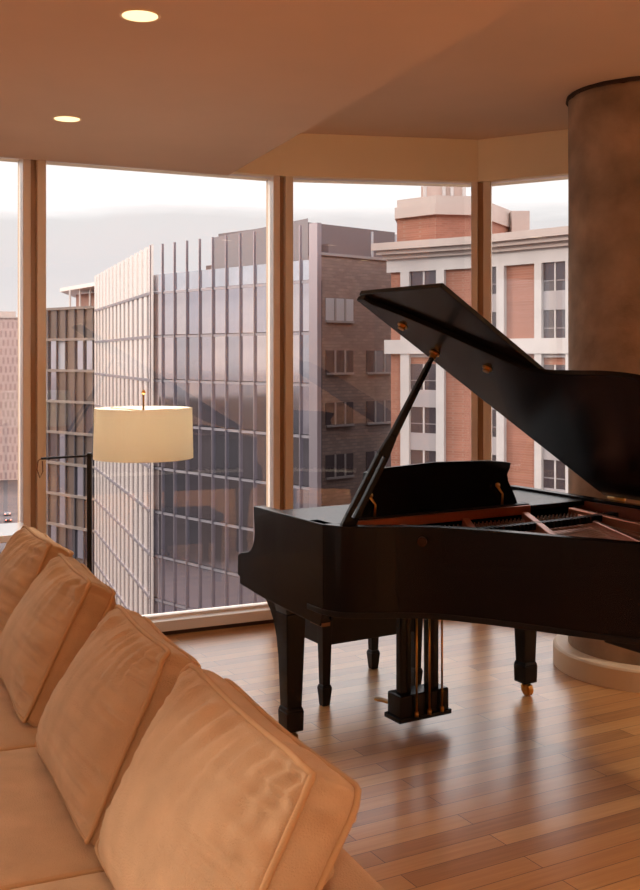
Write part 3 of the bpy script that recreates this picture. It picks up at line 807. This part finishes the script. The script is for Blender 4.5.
pil(0, tR(0, 402.5), tR(0, 411)); pil(0, tR(0, 438), tR(0, 446)); pil(1, tR(1, 499), tR(1, 506.5)); pil(1, tR(1, 537), tR(1, 544)); pil(1, tR(1, 568), tR(1, 576))
for row in range(12):
    ztp = EYE + 5.75 - row * FHR - (0 if row < 2 else .45)
    winR(0, tR(0, 411), tR(0, 438), ztp, 1.75); winR(1, tR(1, 486), tR(1, 499), ztp, 1.75); winR(1, tR(1, 544), tR(1, 568), ztp, 1.75)
# set back storey and turret
U = [at(397, 79), at(436, 76.5), at(474, 77), at(525, 88), at(500, 100), at(410, 98)]
obj('top_storey', prism(bmesh.new(), [tuple(p) for p in U], XY, EYE + 7.3, EYE + 10.3), M_br, rb_)
cU = sum(U, Vector((0, 0))) / 6
obj('top_coping', prism(bmesh.new(), [tuple(cU + (p - cU) * 1.035) for p in U], XY, EYE + 10.1, EYE + 10.9), M_cor, rb_)
obj('top_coping', prism(bmesh.new(), [tuple(cU + (p - cU) * 1.0) for p in U], XY, EYE + 10.9, EYE + 11.5), M_cor, rb_)
T = [at(421, 82), at(466, 82), at(463, 90), at(424, 90)]
obj('turret', prism(bmesh.new(), [tuple(p) for p in T], XY, EYE + 11.2, EYE + 13.0), mat('turret_panel', srgb(184, 160, 150), .8), rb_)
T = [at(424, 83), at(464, 83), at(461, 89), at(427, 89)]
obj('turret_screen', prism(bmesh.new(), [tuple(p) for p in T], XY, EYE + 13.0, EYE + 14.6), mat('turret_glass', srgb(190, 190, 196), .3, metal=.3), rb_)
for px in (425, 444, 452, 464):
    q = at(px, 81.7); bm = bmesh.new(); tube(bm, [(q.x, q.y, EYE + 11.4), (q.x, q.y, EYE + 14.6)], .14, 8); obj('flue', bm, M_white, rb_)
q = at(519, 84); obj('chimney', B(q.x - .7, q.x + .7, q.y - .7, q.y + .7, EYE + 7.3, EYE + 11.3), M_cor, rb_)

# --- brown glazed block behind the tower, left
M_nb = mat('smoked_glass', srgb(120, 102, 92), .14, metal=.5, spec=.8, var=.15, vscale=.2)
nbd = thing('smoked_glass_building', 'low brown glazed building with a roof canopy behind the glass tower', 'building')
N0 = at(31, 150); N1 = at(112, 138); nN = nrm_of(N0, N1); nN = nN if nN.dot(-N0) > 0 else -nN
zN = EYE + 6.6
obj('block', S(N0, N1, nN, -25, -.4, GZ, zN), mat('dim_interior', srgb(120, 96, 82), .8, var=.3, vscale=.3), nbd)
for row in range(8):
    z = zN - row * 4.2
    obj('floor_slab', S(N0, N1, nN, -.5, .25, z - .35, z), mat('pale_slab', srgb(112, 98, 90), .7), nbd)
    for c in range(9):
        a, b = lerp(N0, N1, c / 9 + .006), lerp(N0, N1, (c + 1) / 9 - .006)
        m_ = random.choice([M_nb, M_nb, M_win, M_winlt if row in (1,) else M_nb, G_blue[1]])
        obj('window', S(a, b, nN, -.3, -.15, z - 4.2, z - .35), m_, nbd)
    for c in range(10) if row == 0 else []:
        q = lerp(N0, N1, c / 9); obj('mullion', S(q, q + (N1 - N0).normalized() * .18, nN, -.2, .1, GZ, zN - .3), M_core, nbd)
obj('canopy', prism(bmesh.new(), [tuple(at(60, 150)), tuple(at(112, 132)), tuple(at(112, 150)), tuple(at(75, 165))], XY, EYE + 9.0, EYE + 9.5), M_fin, nbd)
obj('roof_room', S(at(76, 150), at(112, 142), nN, -8, 0, zN, EYE + 8.6), mat('roof_room', srgb(150, 110, 100), .8), nbd)
for px in (70, 80, 90):
    q = at(px, 145); bm = bmesh.new(); tube(bm, [(q.x, q.y, zN), (q.x, q.y, EYE + 9.0)], .15, 6); obj('canopy_post', bm, M_fin, nbd)

# --- far left street and blocks
M_far = [brickmat('far_facade_a', srgb(150, 124, 120), srgb(162, 134, 128), srgb(180, 154, 146), 1.7, 3.4, .5), brickmat('far_facade_b', srgb(130, 106, 106), srgb(142, 116, 112), srgb(160, 134, 126), 1.6, 3.6, .6), brickmat('far_facade_c', srgb(150, 140, 144), srgb(120, 108, 112), srgb(220, 206, 200), 4, 3.4, .35)]
def block(px, d, w, dp, zt, m, label, rz=.3):
    q = at(px, d); b = thing('city_building', label, 'building', (q.x, q.y, GZ), rz)
    obj('walls', B(-w / 2, w / 2, -dp / 2, dp / 2, 0, zt - GZ), m, b)
    obj('roof', B(-w / 2 - .4, w / 2 + .4, -dp / 2 - .4, dp / 2 + .4, zt - GZ, zt - GZ + .6), M_cor, b)
    obj('roof_hut', B(-w / 6, w / 5, -dp / 5, dp / 5, zt - GZ + .6, zt - GZ + 3), M_cor, b)
block(5, 425, 20, 30, EYE + 14.5, M_far[0], 'pinkish brick building at the left edge of the left window')
block(-60, 400, 16, 30, EYE + 12, M_far[2], 'pale building beyond the left edge of the frame')
block(33, 620, 12, 30, EYE + 18, M_far[1], 'reddish tall building just left of the first window mullion')
for k in range(26):
    d = 760 + k * 60 + random.uniform(-10, 10); px = random.uniform(-80, 120) if k % 2 else random.uniform(-60, 0)
    block(px, d, random.uniform(18, 40), random.uniform(18, 40), GZ + random.uniform(14, 42) + (d > 600) * 4, M_far[k % 3], 'hazy low city block in the far distance at left', random.uniform(-.4, .6))
    bpy.context.view_layer.objects.active = None
for o in [o for o in COL.objects if o.get('label') == 'hazy low city block in the far distance at left']: o['group'] = 'distant city blocks'
# blocks added out of view, coloured dark so the tower glass reflects dark
k = 0
for (x, y, w, dp, h) in ((-150, 60, 40, 40, 34), (-150, -70, 60, 40, 38), (-80, -120, 50, 40, 34), (-190, -20, 40, 60, 42), (-200, 120, 50, 40, 38), (60, -120, 60, 60, 44)):
    b = thing('city_building', 'added dark block out of view, for the tower glass reflections', 'building', (x, y, GZ), .3, 'added reflection blocks out of view')
    obj('walls', B(-w / 2, w / 2, -dp / 2, dp / 2, 0, h), mat('dark_reflection_block', srgb(60, 50, 50), .8, var=.3, vscale=.1), b); k += 1
bm = B(-3000, 3000, -3000, 3500, GZ - 2, GZ)
tag(obj('city_ground', bm, mat('asphalt_ground', srgb(70, 60, 62), .9, var=.3, vscale=.02)), kind='structure')
# hills on the horizon
bm = bmesh.new(); rows = []
for i in range(61):
    x = -1800 + i * 60; h = 22 + 26 * noise.noise(Vector((i * .13, 3, 1))) + 8 * noise.noise(Vector((i * .5, 5, 1)))
    rows.append((x, max(h, 2)))
for j, (dy, f) in enumerate(((0, 0), (120, 1), (400, .2))): rows_ = [bm.verts.new((x, 2600 + dy, GZ if f == 0 else GZ + h * f + 30 * (f > .5))) for x, h in rows]; globals()['r%d' % j] = rows_
for a, b in ((r0, r1), (r1, r2)):
    for i in range(60): bm.faces.new((a[i], a[i + 1], b[i + 1], b[i]))
tag(obj('distant_hills', bm, mat('hill_haze', srgb(170, 160, 160), 1), smooth=True), kind='structure')
# cars in the street
M_tail = emis('tail_light', srgb(255, 60, 40), 3); M_headl = emis('head_light', srgb(255, 236, 210), 4)
carcols = [('white', srgb(230, 228, 226)), ('red', srgb(170, 40, 34)), ('grey', srgb(120, 120, 124)), ('black', srgb(30, 30, 34))]
sd = Vector((-.30, .954)).normalized()
base = at(14, 250)
protos = {}
for k in range(24):
    cn, cc_ = carcols[k % 4]; lane = (k % 3) - 1
    q = base + sd * ((k // 3) * 15 - 30 + random.uniform(-3, 3)) + Vector((sd.y, -sd.x)) * lane * 4.2
    c = thing('car', '%s car on the street far below at left' % cn, 'car', (q.x, q.y, GZ), math.atan2(sd.y, sd.x) + (PI if lane < 0 else 0), 'cars on the street below')
    if cn not in protos:
        m_ = mat('car_paint_' + cn, cc_, .3, coat=.5)
        bm = bmesh.new(); prism(bm, [(-2.2, .35), (2.2, .35), (2.2, .8), (1.2, .95), (-1.9, .98), (-2.2, .85)], lambda a, b, h: (a, h, b), -.9, .9); b1 = obj('body', bm, m_)
        bm = bmesh.new(); prism(bm, [(-1.7, .95), (1.1, .95), (.4, 1.45), (-1.1, 1.45)], lambda a, b, h: (a, h, b), -.78, .78); b2 = obj('cabin', bm, M_win)
        bm = bmesh.new(); box(bm, 2.19, 2.26, -.8, -.4, .6, .78); box(bm, 2.19, 2.26, .4, .8, .6, .78); b3 = obj('headlights', bm, M_headl)
        bm = bmesh.new(); box(bm, -2.26, -2.19, -.85, -.45, .6, .85); box(bm, -2.26, -2.19, .45, .85, .6, .85); b4 = obj('taillights', bm, M_tail)
        bm = bmesh.new(); 
        for wx in (-1.4, 1.35):
            for wy in (-.85, .85): tube(bm, [(wx, wy - .1, .33), (wx, wy + .1, .33)], .33, 12)
        b5 = obj('wheels', bm, M_core); protos[cn] = [b1, b2, b3, b4, b5]
        for p in protos[cn]: p.parent = c
    else:
        for p in protos[cn]: n_ = p.copy(); link(n_); n_.parent = c

# ------------------------------------------------------------------ world and sun
w = bpy.data.worlds.new('sky'); bpy.context.scene.world = w; w.use_nodes = True
nt = w.node_tree; N = nt.nodes; L = nt.links; bg = N['Background']
tc = N.new('ShaderNodeTexCoord'); sp = N.new('ShaderNodeSeparateXYZ'); L.new(tc.outputs['Generated'], sp.inputs[0])
mp = N.new('ShaderNodeMapping'); mp.inputs['Scale'].default_value = (2.2, 2.2, 16); mp.inputs['Location'].default_value = (.7, 0, .2); L.new(tc.outputs['Generated'], mp.inputs[0])
n = N.new('ShaderNodeTexNoise'); n.inputs['Scale'].default_value = 1.6; n.inputs['Detail'].default_value = 6; L.new(mp.outputs[0], n.inputs['Vector'])
# elevation + small noise -> bank of grey cloud below ~8 degrees
ad = N.new('ShaderNodeMath'); ad.operation = 'MULTIPLY_ADD'; ad.inputs[1].default_value = .075; L.new(n.outputs[0], ad.inputs[0]); L.new(sp.outputs[2], ad.inputs[2])
cr = N.new('ShaderNodeValToRGB'); e = cr.color_ramp.elements
e[0].position = 0; e[0].color = srgb(222, 208, 200)
e[1].position = 1; e[1].color = (1.0, .98, .97, 1)
for pos, c in ((.045, srgb(226, 216, 210)), (.075, srgb(222, 219, 217)), (.11, srgb(212, 211, 212)), (.160, srgb(214, 214, 214)), (.176, srgb(244, 244, 243)), (.3, (1, 1, 1, 1))):
    k = cr.color_ramp.elements.new(pos); k.color = c
L.new(ad.outputs[0], cr.inputs[0])
bo = N.new('ShaderNodeMapRange'); bo.inputs[1].default_value = .2; bo.inputs[2].default_value = .5; bo.inputs[3].default_value = 1; bo.inputs[4].default_value = 2.9; L.new(sp.outputs[2], bo.inputs[0])
sm = N.new('ShaderNodeMath'); sm.operation = 'MULTIPLY'; sm.inputs[1].default_value = 1.42; L.new(bo.outputs[0], sm.inputs[0]); L.new(sm.outputs[0], bg.inputs[1])
L.new(cr.outputs[0], bg.inputs[0])
sun = bpy.data.lights.new('sun', 'SUN'); sun.energy = 2.2; sun.color = (1, .84, .70); sun.angle = math.radians(6)
so = link(bpy.data.objects.new('sun', sun))
sdir = Vector((-.90, .30, .24)).normalized()
so.rotation_euler = sdir.to_track_quat('Z', 'Y').to_euler()

sc = bpy.context.scene
sc.view_settings.view_transform = 'Standard'; sc.view_settings.look = 'None'; sc.view_settings.exposure = 0.0; sc.view_settings.gamma = 1
try: sc.cycles.max_bounces = 10; sc.cycles.diffuse_bounces = 6; sc.cycles.transparent_max_bounces = 16
except Exception: pass
